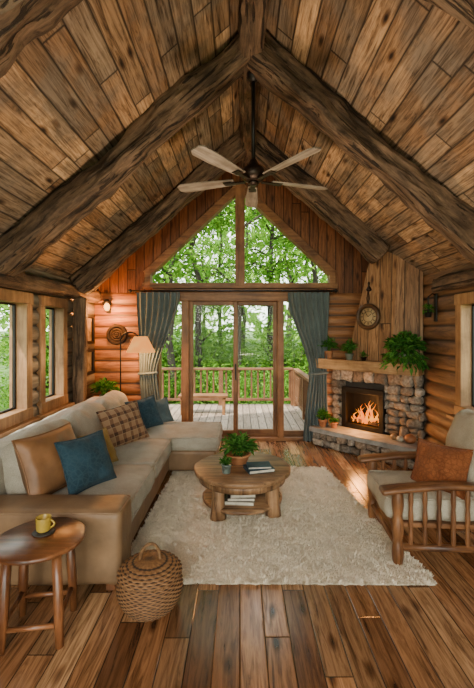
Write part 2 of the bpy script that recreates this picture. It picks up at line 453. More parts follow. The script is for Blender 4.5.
m = MB(off); m.add([(-1.35, 6.05, 2.33), (1.35, 6.05, 2.33), (1.35, 6.05, GZ), (0, 6.05, GA - .03), (-1.35, 6.05, GZ)], [[0, 1, 2, 3, 4]], False)
finish(m, 'glass', GLASS, w)

d = struct('door_1', (0, YB, 0)); off = d.location
m = MB(off); m.bb(-1.3, 1.15, 5.92, 6.12, 2.08, 2.26); finish(m, 'header', DPINE('X'), d)
m = MB(off); m.bb(-1.3, 1.15, 5.93, 6.15, 0.0, .05); finish(m, 'threshold', DPINE('X'), d)
for x0, x1 in [(-1.3, -1.2), (-.87, -.76), (.56, .65), (1.05, 1.15)]:
    m = MB(off); m.bb(x0, x1, 5.93, 6.13, .05, 2.08); finish(m, 'jamb', DPINE('Z'), d)
for x0, x1, yy in [(-.76, -.04, 6.0), (-.09, .56, 6.06)]:
    p = finish(MB(off).bb(x0, x0 + .06, yy - .02, yy + .025, .05, 2.08).bb(x1 - .06, x1, yy - .02, yy + .025, .05, 2.08), 'sliding_panel', DPINE('Z'), d)
    finish(MB(off).bb(x0 + .06, x1 - .06, yy - .02, yy + .025, .05, .15).bb(x0 + .06, x1 - .06, yy - .02, yy + .025, 2.02, 2.08), 'panel_rail', DPINE('X'), p)
    finish(MB(off).add([(x0, yy, .1), (x1, yy, .1), (x1, yy, 2.06), (x0, yy, 2.06)], [[0, 1, 2, 3]], False), 'glass', GLASS, p)
m = MB(off); m.bb(-.075, -.055, 5.95, 5.985, .9, 1.15); finish(m, 'door_handle', BLACK, d)
for x0, x1 in [(-1.2, -.87), (.65, 1.05)]:
    finish(MB(off).add([(x0, 6.06, .05), (x1, 6.06, .05), (x1, 6.06, 2.08), (x0, 6.06, 2.08)], [[0, 1, 2, 3]], False), 'glass', GLASS, d)
    finish(MB(off).bb(x0, x1, 6.03, 6.09, .05, .13), 'panel_rail', DPINE('X'), d)

finish(MB().bb(XL + .0, XL + .06, Y0, YB - .04, 0, .12), 'baseboard_left', DPINE('Y'), kind='structure')
finish(MB().bb(XR - .06, XR, Y0, 4.6, 0, .12), 'baseboard_right', DPINE('Y'), kind='structure')

# ---------------------------------------------------------------- outside
finish(MB((-1.2, 7.6, -.12)).bb(-3.8, 1.35, YB + .16, 9.25, -.16, -.06, .003), 'deck', DECK, loc=(-1.2, 7.6, -.12), uv=lambda c, n: (c.x, c.y),
       label='grey-brown plank deck outside the sliding door', category='deck')
def railing(p0, p1, nb, label):
    p0 = Vector(p0); p1 = Vector(p1); L = (p1 - p0).length; a = atan2((p1 - p0).y, (p1 - p0).x)
    r = thing('deck_railing', p0, label, 'railing', (0, 0, a))
    DW = wood('deck_rail_wood', (.10, .04, .016), (.17, .078, .033), 'X', .6, .2)
    DZ = wood('deck_rail_wood', (.10, .04, .016), (.17, .078, .033), 'Z', .6, .2)
    finish(MB().bb(0, L, -.06, .06, .80, .85), 'top_rail', DW, r); finish(MB().bb(0, L, -.025, .025, .1, .16), 'bottom_rail', DW, r)
    np_ = max(1, round(L / 1.6))
    for i in range(np_ + 1):
        x = L * i / np_; finish(MB().bb(-.05, .05, -.05, .05, 0, .81), 'post', DZ, r, loc=(x, 0, 0))
    b0 = None
    for i in range(nb):
        x = L * (i + .5) / nb
        if b0 is None: b0 = finish(MB().bb(-.02, .02, -.02, .02, .15, .81), 'baluster', DZ, r, loc=(x, 0, 0))
        else:
            c = b0.copy(); C.objects.link(c); c.location = (x, 0, 0)
railing((-3.7, 9.1, -.06), (1.2, 9.1, -.06), 34, 'wooden deck railing in front of the forest')
railing((1.25, 9.0, -.06), (1.25, 6.35, -.06), 18, 'wooden side railing of the deck')
b = thing('deck_bench', (-.75, 8.2, -.06), 'low wooden bench standing on the deck', 'bench')
finish(MB().bb(-.5, .5, -.17, .17, .34, .39), 'seat', DPINE('X'), b)
for x in (-.42, .42):
    for y in (-.12, .12): finish(MB().bb(x - .03, x + .03, y - .03, y + .03, 0, .34), 'leg', DPINE('Z'), b)
m = MB(); n = 40; vs = []; fs = []
for i in range(n + 1):
    for j in range(n + 1):
        x = -45 + 90 * i / n; y = -20 + 80 * j / n
        h = -.9 + noise.noise(Vector((x, y, 0)) * .15) * .4
        if y > 12: h += (y - 12) * .05
        vs.append((x, y, h))
for i in range(n):
    for j in range(n): a = i * (n + 1) + j; fs.append([a, a + n + 1, a + n + 2, a + 1])
m.add(vs, fs, True)
finish(m, 'forest_ground', plain('forest_floor', (.06, .12, .02), .95, 0, .5, 1.5, .6), label='green mossy forest ground around the cabin', category='ground', kind='stuff')
def mk_tree(h, seed, leaves, spread, ls, lo=.15):
    random.seed(seed)
    t = thing('tree', (0, 0, 0), 'slender forest tree with bright green leaves behind the deck', 'tree', group='forest trees')
    m = MB(); pts = [(R(-.06, .06) * i, R(-.06, .06) * i, h * i / 8) for i in range(9)]
    m.tube(pts, [.15 * (1 - i / 10) for i in range(9)], 8, jit=.3)
    ends = []
    for k in range(16):
        z = R(lo, .97) * h; a = R(0, 2 * pi); L = spread * (1.15 - z / h * .6) * R(.6, 1.1)
        i = min(7, int(z / h * 8)); base = Vector(pts[i]).lerp(Vector(pts[i + 1]), z / h * 8 - i)
        e = base + Vector((cos(a) * L, sin(a) * L, R(.1, .5) * L)); mid = base.lerp(e, .5) + Vector((0, 0, .12 * L))
        m.tube([base, mid, e], [.05, .03, .012], 5); ends += [(base.lerp(e, .55), L * .35), (e, L * .45), (mid.lerp(e, .6), L * .4)]
    finish(m, 'trunk', BARK, t)
    m = MB()
    for k in range(leaves):
        c, r = random.choice(ends); g = Vector((random.gauss(0, 1), random.gauss(0, 1), random.gauss(0, .55))) * r * .75
        m.leaf(c + g, (R(-1, 1), R(-1, 1), R(-.7, .3)), ls * R(.7, 1.4), ls * R(.5, .8))
    finish(m, 'foliage', TLEAF, t)
    return t
TV = [mk_tree(11, 1, 3600, 2.0, .16, .15), mk_tree(9, 2, 3600, 1.9, .14, .06), mk_tree(13, 3, 3800, 2.2, .17, .2)]
random.seed(21)
pos = []
for y, n_, x0, x1 in [(13, 4, -7, 5), (16.5, 6, -8, 7), (21, 8, -11, 10), (27, 9, -14, 13)]:
    for i in range(n_): pos.append((x0 + (x1 - x0) * (i + R(.15, .85)) / n_, y + R(-1.3, 1.3)))
pos += [(-7, 1.5), (-8, 5), (-7.2, 8.5), (-10.5, 3), (-11, 7.5), (7.5, 2), (8, 5.5), (7.5, 9), (11, 4), (11, 8)]
for i, (x, y) in enumerate(pos):
    h0 = -1.05 + (max(0, y - 12)) * .05
    src = TV[i % 3]
    if i < 3: t = src; t.location = (x, y, h0); t.rotation_euler = (0, 0, R(0, 6))
    else: t = copy_thing(src, (x, y, h0), (0, 0, R(0, 6)), R(.85, 1.2))
sh = thing('shrub', (-3, 11.5, -1), 'leafy green shrub growing beyond the deck railing', 'shrub', group='forest shrubs')
m = MB()
for k in range(14): a = R(0, 6.3); m.tube([(0, 0, 0), (cos(a) * .3, sin(a) * .3, .8), (cos(a) * .8, sin(a) * .8, R(1, 1.6))], [.03, .02, .01], 5)
finish(m, 'stem', BARK, sh)
m = MB()
for k in range(2400):
    g = Vector((random.gauss(0, .55), random.gauss(0, .55), abs(random.gauss(.9, .5))))
    m.leaf(g, (R(-1, 1), R(-1, 1), R(-.5, .5)), R(.08, .15), R(.05, .09))
finish(m, 'foliage', TLEAF, sh)
for i in range(34):
    if i < 16: x = -7 + 13 * (i + R(0, 1)) / 16; y = 11 + R(0, 2); sc = R(.6, .95)
    elif i < 28: x = -8 + 15 * (i - 16 + R(0, 1)) / 12; y = 14.5 + R(0, 3); sc = R(1.1, 1.7)
    else: x = (-5.5 if i % 2 else 5.5) + R(-.8, .8); y = (i % 3) * 2.6 + 1.5; sc = R(.7, 1.1)
    copy_thing(sh, (x, y, -1.05), (0, 0, R(0, 6)), sc)
m = MB()
for k in range(15000):
    a = R(-1.25, 1.25) * (pi / 2) ; r = 36 + R(-3, 3); z = R(-1, 22) * R(.5, 1)
    p = Vector((sin(a) * r, cos(a) * r, z)); m.leaf(p, (R(-1, 1), R(-1, 1), R(-1, .4)), R(.7, 1.3), R(.5, .8))
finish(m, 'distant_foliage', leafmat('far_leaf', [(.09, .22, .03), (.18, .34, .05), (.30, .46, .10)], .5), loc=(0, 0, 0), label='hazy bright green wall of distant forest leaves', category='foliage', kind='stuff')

# ---------------------------------------------------------------- rug
RUGM = fabric('rug_wool', (.80, .69, .52), 130, .5, .12)
m = MB((.15, 3.7, 0)); n = 100; vs = []; fs = []
c00, c10, c11, c01 = Vector((-.82, 2.6, 0)), Vector((1.27, 2.58, 0)), Vector((1.0, 4.75, 0)), Vector((-.75, 4.8, 0))
def rugp(u, v): return c00.lerp(c10, u).lerp(c01.lerp(c11, u), v)
for i in range(n + 1):
    for j in range(n + 1):
        u, v = i / n, j / n; p = rugp(u, v); e = min(u, 1 - u, v, 1 - v)
        q = noise.noise(Vector((p.x, p.y, 0)) * 38) * .004 + noise.noise(Vector((p.x, p.y, 3)) * 9) * .003
        if e == 0: p += Vector((noise.noise(p * 25), noise.noise(p * 31 + Vector((3, 3, 3))), 0)) * .02
        vs.append((p.x, p.y, .003 if e == 0 else .016 + q))
for i in range(n):
    for j in range(n): a = i * (n + 1) + j; fs.append([a, a + n + 1, a + n + 2, a + 1])
m.add(vs, fs, True)
m.add([c00, c10, c11, c01], [[3, 2, 1, 0]], False)
rug = finish(m, 'rug', RUGM, loc=(.15, 3.7, 0), label='large cream shaggy wool rug on the plank floor', category='rug')
m = MB((.15, 3.7, 0))
for k in range(60000):
    u, v = R(0, 1), R(0, 1)
    if k > 54000:
        if k % 4 == 0: u = R(-.005, .006)
        elif k % 4 == 1: u = 1 - R(-.005, .006)
        elif k % 4 == 2: v = R(-.005, .006)
        else: v = 1 - R(-.005, .006)
    p = rugp(u, v); p.z = .010
    cl = noise.noise(Vector((p.x, p.y, 0)) * 14)
    a = R(0, 2 * pi) * .35 + cl * 9
    d_ = Vector((cos(a), sin(a), R(.5, 1.5))).normalized(); L = R(.016, .030)
    sd = Vector((-sin(a), cos(a), 0)) * .003
    tip = p + d_ * L
    m.add([p - sd, p + sd, tip + sd * .5, tip - sd * .5], [[0, 1, 2, 3]], False)
finish(m, 'pile', RUGM, rug)

# ---------------------------------------------------------------- sofa
sl = Vector((-1.3, 3.9, 0))
s = thing('sectional_sofa', sl, 'grey-beige linen sectional sofa with tan arm and chaise end', 'sofa')
def soft(x0, x1, y0, y1, z0, z1, b=.05, bulge=(0, 0, .02), wr=.008, seed=0, M=None):
    hx, hy, hz = (x1 - x0) / 2, (y1 - y0) / 2, (z1 - z0) / 2
    def fn(p):
        u, v, w_ = p.x / hx, p.y / hy, p.z / hz
        q = Vector(p)
        q.x += bulge[0] * u * (1 - v * v) * (1 - w_ * w_); q.y += bulge[1] * v * (1 - u * u) * (1 - w_ * w_); q.z += bulge[2] * w_ * (1 - u * u) * (1 - v * v)
        q += noise.noise_vector(Vector((p.x * 6, p.y * 6, p.z * 6 + seed * 5))) * wr
        c = abs(noise.noise(Vector((p.x * 5 + seed, p.y * 5, p.z * 5 + 9)))); q *= 1 - max(0, .09 - c) * min(wr, .02) * 14
        return q
    nn = tuple(max(3, int((b_ - a_) / .03)) for a_, b_ in ((x0, x1), (y0, y1), (z0, z1)))
    return dict(c=((x0 + x1) / 2, (y0 + y1) / 2, (z0 + z1) / 2), size=(x1 - x0, y1 - y0, z1 - z0), b=b, n=nn, fn=fn, k=1, M=M, smooth=True)
def piping(m, x0, x1, y0, y1, z, r=.007, i=.010):
    x0 += i; x1 -= i; y0 += i; y1 -= i; c = .03
    P = [(x0 + c, y0), (x1 - c, y0), (x1 - c * .3, y0 + c * .3), (x1, y0 + c), (x1, y1 - c), (x1 - c * .3, y1 - c * .3), (x1 - c, y1), (x0 + c, y1), (x0 + c * .3, y1 - c * .3), (x0, y1 - c), (x0, y0 + c), (x0 + c * .3, y0 + c * .3), (x0 + c, y0)]
    m.tube([(x, y, z) for x, y in P], r, 6, cap=False)
m = MB(sl); m.rbox(**soft(-1.9, -.80, 2.76, 5.3, .06, .29, .03, wr=.003)); m.rbox(**soft(-.86, -.27, 4.5, 5.3, .06, .29, .03, wr=.003)); finish(m, 'sofa_base', SOFAD, s)
m = MB(sl); m.rbox(**soft(-1.95, -1.66, 2.6, 5.3, .06, .78, .06)); finish(m, 'backrest', SOFA, s)
m = MB(sl); m.rbox(**soft(-1.95, -.74, 2.48, 2.77, .05, .52, .045, (0, .010, .012), .008)); piping(m, -1.95, -.74, 2.48, 2.77, .508, .006)
finish(m, 'armrest', SOFAD, s, label='wide tan-brown leather padded armrest')
for i, (x0, x1, y0, y1) in enumerate([(-1.66, -.76, 2.77, 3.63), (-1.66, -.76, 3.64, 4.49), (-1.66, -.235, 4.50, 5.31)]):
    m = MB(sl); m.rbox(**soft(x0, x1, y0 + .006, y1 - .006, .285, .435, .045, (.008, .0, .035), .015, i)); piping(m, x0, x1, y0 + .006, y1 - .006, .428); piping(m, x0, x1, y0 + .006, y1 - .006, .295)
    finish(m, 'seat_cushion', SOFA, s)
for i, (y0, y1) in enumerate([(2.8, 3.6), (3.62, 4.44), (4.46, 5.27)]):
    MR = Matrix.Rotation(-.18, 4, 'Y')
    m = MB(sl); m.rbox(**soft(-1.68, -1.47, y0, y1, .44, .85, .075, (.06, .01, .035), .028, i + 4, M=MR))
    finish(m, 'back_cushion', SOFA, s)
for x, y in [(-.82, 2.56), (-1.88, 2.56), (-.34, 4.58), (-.34, 5.22), (-1.88, 5.22)]:
    finish(MB(sl).bb(x - .03, x + .03, y - .03, y + .03, 0, .07), 'leg', RED('Z'), s)

def pillow(name, wd, ht, tk, loc, rot, mat, label, cat='cushion'):
    n = 22; vs = []; fs = []
    for side in (1, -1):
        for i in range(n + 1):
            for j in range(n + 1):
                u, v = -1 + 2 * i / n, -1 + 2 * j / n
                tt = max(0, (1 - u ** 2) * (1 - v ** 2)) ** .38
                y = u * wd / 2 * (1 - .09 * (1 - v * v)); z = v * ht / 2 * (1 - .09 * (1 - u * u))
                q = noise.noise(Vector((u * 2.5, v * 2.5, side + loc[0] * 5))) * .026 * tt
                vs.append((side * (tk / 2 * tt) + q, y, z))
    N = (n + 1) ** 2
    for i in range(n):
        for j in range(n):
            a = i * (n + 1) + j; fs.append([a, a + n + 1, a + n + 2, a + 1]); fs.append([N + a, N + a + 1, N + a + n + 2, N + a + n + 1])
    m = MB().add(vs, fs, True)
    pts = []
    K = 12
    for (a, b_) in (((-1, -1), (1, -1)), ((1, -1), (1, 1)), ((1, 1), (-1, 1)), ((-1, 1), (-1, -1))):
        for i in range(K):
            u = a[0] + (b_[0] - a[0]) * i / K; v = a[1] + (b_[1] - a[1]) * i / K
            pts.append((0, u * wd / 2 * (1 - .09 * (1 - v * v)), v * ht / 2 * (1 - .09 * (1 - u * u))))
    pts.append(pts[0]); m.tube(pts, .007, 6, cap=False)
    return finish(m, name, mat, loc=loc, rot=rot, label=label, category=cat)
m, t, b, o = newmat('plaid_fabric')
tc = t.nodes.new('ShaderNodeTexCoord'); sp = t.nodes.new('ShaderNodeSeparateXYZ'); t.links.new(tc.outputs['Object'], sp.inputs[0])
def stripe(c, f, wd): return mth(t, 'LESS_THAN', mth(t, 'FRACT', mth(t, 'MULTIPLY', c, f)), wd)
s1, s2 = stripe(sp.outputs[1], 11, .45), stripe(sp.outputs[2], 11, .45)
col = ramp(t, mth(t, 'MULTIPLY', mth(t, 'ADD', s1, s2), .5), [(0, (.26, .15, .08)), (.5, (.15, .072, .036)), (1, (.06, .026, .014))])
s3, s4 = stripe(sp.outputs[1], 11, .07), stripe(sp.outputs[2], 11, .07)
col = mixc(t, 'MIX', mth(t, 'MULTIPLY', mth(t, 'MAXIMUM', s3, s4), .6), col, (.38, .26, .15))
t.links.new(col, b.inputs['Base Color']); b.inputs['Roughness'].default_value = .95; bump(t, b, noi(t, objco(t), 200, 2), .3)
PLAID = m
pillow('throw_pillow', .56, .46, .22, (-1.40, 2.98, .675), (0, -.36, -.30), TAN, 'brown leather pillow leaning on the sofa back beside the arm')
pillow('throw_pillow', .44, .40, .17, (-1.17, 3.06, .645), (0, -.42, -.50), TEAL, 'teal-blue throw pillow leaning on the brown pillow')
pillow('throw_pillow', .36, .32, .14, (-1.25, 3.54, .595), (0, -.45, -.35), MUST, 'mustard-olive throw pillow on the sofa')
pillow('throw_pillow', .50, .42, .16, (-1.22, 4.20, .655), (.12, -.4, -.7), PLAID, 'brown plaid throw pillow on the sofa')
pillow('throw_pillow', .42, .38, .15, (-1.16, 4.86, .635), (.1, -.4, -.75), TEAL, 'dark teal throw pillow in the sofa corner')
pillow('throw_pillow', .38, .32, .13, (-1.06, 5.12, .60), (.1, -.45, -.95), fabric('slate_fabric', (.08, .11, .12)), 'slate-grey throw pillow behind the teal one')

# ---------------------------------------------------------------- armchair
a = thing('armchair', (1.53, 3.12, 0), 'turned-wood armchair with cream cushions facing the coffee table', 'armchair', (0, 0, radians(-4)))
HW = .34
def turned(x, y, z0, z1, r):
    ps = []; rs = []
    for i in range(33):
        f = i / 32; ps.append((x, y, z0 + (z1 - z0) * f)); rs.append(r * (.78 + .3 * abs(sin(f * pi * 3)) + (.12 if i in (0, 32) else 0)))
    return ps, rs
for y in (-HW, HW):
    for x, z1 in ((-.40, .53), (.34, .56)):
        m = MB(); p, r = turned(x, y, 0, z1, .038); m.tube(p, r, 14); finish(m, 'leg', CHW('Z'), a)
    m = MB()
    def fn(p): return (p.x, p.y * (1 + .25 * max(0, -p.x * 2)), p.z + .018 * cos(p.x * 6.5) - .03 * max(0, -p.x - .38) * 4)
    m.rbox((-.03, y, .55), (.98, .10, .042), .019, (18, 2, 1), fn=fn, k=1); arm = finish(m, 'arm', CHW('X'), a)
    for i in range(7):
        x = -.31 + i * .096; m = MB(); p, r = turned(x, y, .13, .54, .016); m.tube(p, r, 10); finish(m, 'spindle', CHW('Z'), arm)
    m = MB(); m.tube([(-.40, y, .13), (.34, y, .13)], .024, 12); finish(m, 'side_rail', CHW('X'), a)
m = MB(); m.tube([(-.40, -HW, .27), (-.40, HW, .27)], .028, 12); m.tube([(-.40, -HW, .13), (-.40, HW, .13)], .02, 12); finish(m, 'front_rail', CHW('Y'), a)
m = MB(); m.tube([(.34, -HW, .27), (.34, HW, .27)], .026, 12); finish(m, 'rear_rail', CHW('Y'), a)
m = MB(); m.bb(-.40, .36, -HW + .03, HW - .03, .25, .285); finish(m, 'seat_board', CHW('X'), a)
for y in (-HW + .03, HW - .03):
    m = MB(); m.tube([(.33, y, .28), (.40, y, .6), (.50, y, .95)], .027, 12); finish(m, 'back_post', CHW('Z'), a)
for z, x in ((.92, .49), (.62, .405)):
    m = MB(); m.bb(x - .015, x + .02, -HW + .03, HW - .03, z - .04, z + .04, .01); finish(m, 'back_rail', CHW('Y'), a)
m = MB(); m.rbox(**soft(-.46, .30, -HW + .045, HW - .045, .285, .45, .05, (.01, 0, .035), .013, 9)); piping(m, -.46, .30, -HW + .045, HW - .045, .442); finish(m, 'seat_cushion', CREAM, a)
m = MB(); m.rbox(**soft(.19, .37, -HW + .05, HW - .05, .43, .98, .07, (.04, 0, .03), .018, 10, M=Matrix.Rotation(.25, 4, 'Y'))); finish(m, 'back_cushion', CREAM, a)
pillow('throw_pillow', .42, .36, .16, (1.52, 3.04, .605), (0, .42, -.25 + .9), RUST, 'rust-orange textured throw pillow in the armchair')

# ---------------------------------------------------------------- coffee table
ct = thing('coffee_table', (.02, 3.72, .028), 'round rustic oak coffee table with a lower shelf on the rug', 'table')
def rim(p, th): k = 1 + .022 * noise.noise(Vector((cos(th), sin(th), .3)) * 2.5); return (p.x * k, p.y * k, p.z)
finish(MB().lathe([(.0, .31), (.425, .31), (.445, .322), (.448, .35), (.435, .36), (0, .362)], seg=72, fn=rim), 'table_top', OAK('X'), ct)
finish(MB().lathe([(.39, .25), (.40, .25), (.40, .313), (.385, .313), (.385, .25)], seg=48), 'apron', OAK('Z'), ct)
finish(MB().lathe([(0, .06), (.35, .06), (.368, .07), (.368, .09), (.35, .10), (0, .10)], seg=64, fn=rim), 'lower_shelf', OAK('X'), ct)
for k in range(4):
    an = pi / 4 + k * pi / 2 + .12; x, y = .33 * cos(an), .33 * sin(an)
    finish(MB().tube([(x * 1.05, y * 1.05, 0), (x * 1.03, y * 1.03, .1), (x, y, .2), (x, y, .313)], [.066, .058, .056, .06], 14, jit=.3), 'leg', OAK('Z'), ct)

PAPER = plain('paper', (.55, .49, .39), .9)
def book(name, x, y, z, w_, d_, h_, rz, c, label, grp=None):
    bk = thing(name, (x, y, z), label, 'book', (0, 0, rz))
    if grp: bk['group'] = grp
    cm = plain('book_cover_%d' % len(bpy.data.materials), c, .6)
    finish(MB().bb(-w_ / 2, w_ / 2, -d_ / 2, d_ / 2, 0, .004, .001).bb(-w_ / 2, w_ / 2, -d_ / 2, d_ / 2, h_ - .004, h_, .001).bb(-w_ / 2, -w_ / 2 + .005, -d_ / 2, d_ / 2, .003, h_ - .003, .001), 'cover', cm, bk)
    finish(MB().bb(-w_ / 2 + .005, w_ / 2 - .005, -d_ / 2 + .005, d_ / 2 - .005, .004, h_ - .004, .001), 'pages', PAPER, bk)
zt = .028 + .363
book('book', .17, 3.60, zt, .24, .18, .03, .3, (.02, .045, .065), 'dark blue hardback lying on the coffee table', 'books on the coffee table')
book('book', .17, 3.60, zt + .031, .21, .15, .02, .1, (.035, .07, .085), 'teal hardback on top of the book stack', 'books on the coffee table')
for i, c in enumerate([(.3, .27, .22), (.06, .04, .03), (.32, .28, .22)]):
    book('book', .0 + .01 * i, 3.56, .028 + .101 + i * .032, .26 - .02 * i, .19, .03, .1 * i - .1, c, 'hardback book stacked on the coffee table shelf', 'books on the lower shelf')

def potted(name, loc, pr, ph, potmat, fol_r, fol_h, n, leafL, label, mat=None, trail=False, cat='plant', rot=(0, 0, 0), xmax=99):
    p = thing(name, loc, label, cat, rot)
    finish(MB().lathe([(0, 0), (pr * .7, 0), (pr * .75, .004), (pr * .97, ph * .8), (pr * 1.06, ph * .82), (pr * 1.06, ph), (pr * .92, ph), (pr * .88, ph * .85), (0, ph * .85)], seg=28), 'pot', potmat, p)
    m = MB()
    for k in range(n):
        a_ = R(0, 2 * pi); rr = sqrt(R(0, 1)); e = Vector((cos(a_) * fol_r * rr, sin(a_) * fol_r * rr, ph + fol_h * (R(.35, 1)) * (1.1 - .5 * rr)))
        if trail and R(0, 1) < .3: e = Vector((cos(a_) * fol_r * 1.1, sin(a_) * fol_r * 1.1, ph - R(0, .6) * fol_h))
        e.x = min(e.x, xmax)
        base = Vector((R(-.4, .4) * pr, R(-.4, .4) * pr, ph * .85)); mid = base.lerp(e, .55) + Vector((0, 0, fol_h * .2))
        if k % 3 == 0: m.tube([base, mid, e], .0025, 4)
        d_ = (e - mid)
        for q in range(3): m.leaf(mid.lerp(e, q / 2), d_.normalized() + Vector((R(-.9, .9), R(-.9, .9), R(-.3, .5))), leafL * R(.7, 1.2), leafL * R(.35, .55), .25)
    finish(m, 'foliage', mat or LEAF, p)
    return p
pb_ = potted('potted_plant', (-.02, 3.80, zt), .115, .09, TERRA, .16, .17, 130, .07, 'leafy green plant in a wide terracotta bowl on the coffee table')
m = MB()
for k in range(12): a_ = k * .7; m.lathe([(0, -.016), (.014, -.008), (.017, 0), (.013, .01), (0, .014)], (cos(a_) * (.07 + .03 * (k % 2)), sin(a_) * (.07 + .03 * (k % 2)), .125), 10)
finish(m, 'orange_blossoms', plain('orange_berry', (.7, .26, .04), .5), pb_)
potted('potted_plant', (-.12, 3.52, zt), .045, .08, plain('grey_glaze', (.12, .15, .13), .3), .045, .06, 40, .035, 'tiny plant in a grey-green glazed cup on the coffee table')

# ---------------------------------------------------------------- side table
st = thing('side_table', (-1.10, 2.20, 0), 'small round reddish wooden side table with tapered legs', 'table')
finish(MB().lathe([(0, .485), (.222, .485), (.236, .493), (.236, .508), (.226, .515), (0, .515)], seg=56, fn=rim), 'table_top', RED('X'), st)
LG = []
for k in range(4):
    an = pi / 4 + k * pi / 2 + .15; c_, s_ = cos(an), sin(an); LG.append((c_, s_))
    finish(MB().tube([(c_ * .20, s_ * .20, 0), (c_ * .19, s_ * .19, .2), (c_ * .17, s_ * .17, .488)], [.020, .026, .024], 12, jit=.2), 'leg', RED('Z'), st)
for k in range(4):
    p, q = LG[k], LG[(k + 1) % 4]
    finish(MB().tube([(p[0] * .19, p[1] * .19, .11 + .03 * (k % 2)), (q[0] * .19, q[1] * .19, .11 + .03 * (k % 2))], .013, 10), 'stretcher', RED('X'), st)
finish(MB().lathe([(.15, .455), (.165, .455), (.165, .486), (.15, .486), (.15, .455)], seg=32), 'apron', RED('Z'), st)
finish(MB().lathe([(0, 0), (.055, 0), (.06, .005), (.055, .009), (0, .009)], seg=32), 'coaster', plain('slate_coaster', (.03, .025, .02), .6), loc=(-1.10, 2.24, .516), label='dark round coaster under the yellow mug', category='coaster')
mg = thing('mug', (-1.10, 2.24, .526), 'yellow ceramic mug on a coaster on the side table', 'mug')
MUG = plain('mustard_glaze', (.42, .27, .04), .3)
finish(MB().lathe([(0, 0), (.028, 0), (.038, .01), (.041, .075), (.040, .078), (.037, .075), (.034, .012), (0, .01)], seg=32), 'mug_body', MUG, mg)
finish(MB().tube([(.039 + .022 * sin(pi * i / 10), 0, .018 + .045 * i / 10) for i in range(11)], .005, 8), 'handle', MUG, mg)

# ---------------------------------------------------------------- basket
bk = thing('wicker_basket', (-.54, 2.40, 0), 'round woven wicker basket with lid and looped handle on the floor', 'basket')
prof = []
for i in range(157):
    f = i / 156; z = .275 * f
    rr = .14 + .05 * sin(pi * min(1, f * 1.05) ** .9) if f < .72 else .175 * sqrt(max(0, 1 - ((f - .72) / .28) ** 2)) + .012
    prof.append((rr, z + .004))
prof = [(0.0, .003)] + prof
NS = 240; RH = .0112
def weave(p, th):
    r = sqrt(p.x ** 2 + p.y ** 2)
    row = int(p.z / RH)
    q = abs(sin(p.z / RH * pi))
    a_ = .0042 * sin(th * 24 + (row % 2) * pi) * (1 if r > .05 else .2) * q ** .5 + .0035 * q
    rr = r + a_
    return (cos(th) * rr, sin(th) * rr, p.z)
m_, t, b, o = newmat('wicker')
tc = t.nodes.new('ShaderNodeTexCoord'); sp = t.nodes.new('ShaderNodeSeparateXYZ'); t.links.new(tc.outputs['Object'], sp.inputs[0])
zz = mth(t, 'ABSOLUTE', mth(t, 'SINE', mth(t, 'MULTIPLY', sp.outputs[2], pi / RH)))
nn = noi(t, objco(t, (30, 30, 90)), 1.5, 4)
col = ramp(t, zz, [(.15, (.018, .008, .004)), (.7, (.22, .105, .038))])
col = mixc(t, 'MULTIPLY', .8, col, ramp(t, nn, [(.3, (.45, .4, .35)), (.65, (1.3, 1.25, 1.2))]))
t.links.new(col, b.inputs['Base Color']); b.inputs['Roughness'].default_value = .7; bump(t, b, nn, .5)
WICK = m_; WICK2 = plain('wicker_rope', (.16, .078, .03), .75, 0, .45, 40, .5)
finish(MB().lathe(prof, seg=NS, fn=weave), 'basket_body', WICK, bk)
finish(MB().tube([((.176 + .004 * sin(i * 2.1)) * cos(2 * pi * i / 90), (.176 + .004 * sin(i * 2.1)) * sin(2 * pi * i / 90), .20 + .004 * cos(i * 2.1)) for i in range(91)], .010, 8, cap=False), 'lid_rim', WICK2, bk)
hp = [(.06 * cos(pi * i / 14), .012 * sin(2 * pi * i / 14), .262 + .105 * sin(pi * i / 14)) for i in range(15)]
finish(MB().tube(hp, .009, 10, jit=.3).tube([(x * .9, y + .013, z - .004) for x, y, z in hp], .006, 8), 'handle', WICK2, bk)

# ---------------------------------------------------------------- ceiling fan
cf = thing('ceiling_fan', (RX + .02, 3.6, 3.03), 'five-blade ceiling fan with weathered wood blades hanging from the ridge', 'ceiling fan')
finish(MB().tube([(0, 0, .12), (0, 0, .93)], .018, 12), 'downrod', BLACK, cf)
finish(MB().lathe([(.02, .85), (.055, .88), (.07, .95), (0, .95)], seg=28), 'canopy', BLACK, cf)
finish(MB().lathe([(0, -.05), (.05, -.05), (.08, -.035), (.105, -.01), (.11, .03), (.095, .07), (.05, .10), (.03, .15), (0, .15)], seg=40), 'motor_housing', BRONZE, cf)
finish(MB().lathe([(0, -.08), (.03, -.078), (.048, -.065), (.05, -.048), (0, -.048)], seg=32), 'light_cap', BRONZE, cf)
BL = wood('blade_wood', (.11, .085, .066), (.28, .235, .19), 'X', .5, .25)
for k in range(5):
    an = pi / 2 + k * 2 * pi / 5
    n = 14; outl = []
    for i in range(n + 1):
        f = i / n; x = .18 + (.56 if k in (1, 4) else .60) * f; hw = .042 + .024 * min(1, f * 1.6)
        if f > .95: hw *= sqrt(max(.3, 1 - ((f - .95) / .06) ** 2))
        outl.append((x, hw))
    poly = [(x, -h) for x, h in outl] + [(x, h) for x, h in reversed(outl)]
    m = MB().prism(poly, -.005, .005, Matrix.Rotation(.2, 4, 'X'))
    finish(m, 'blade', BL, cf, loc=(0, 0, -.03), rot=(0, 0, an))
    m = MB().bb(.08, .25, -.022, .022, -.018, -.006, .004); m.bb(.2, .28, -.036, .036, -.016, -.008, .003)
    finish(m, 'blade_bracket', BRONZE, cf, loc=(0, 0, -.03), rot=(.0, 0, an))

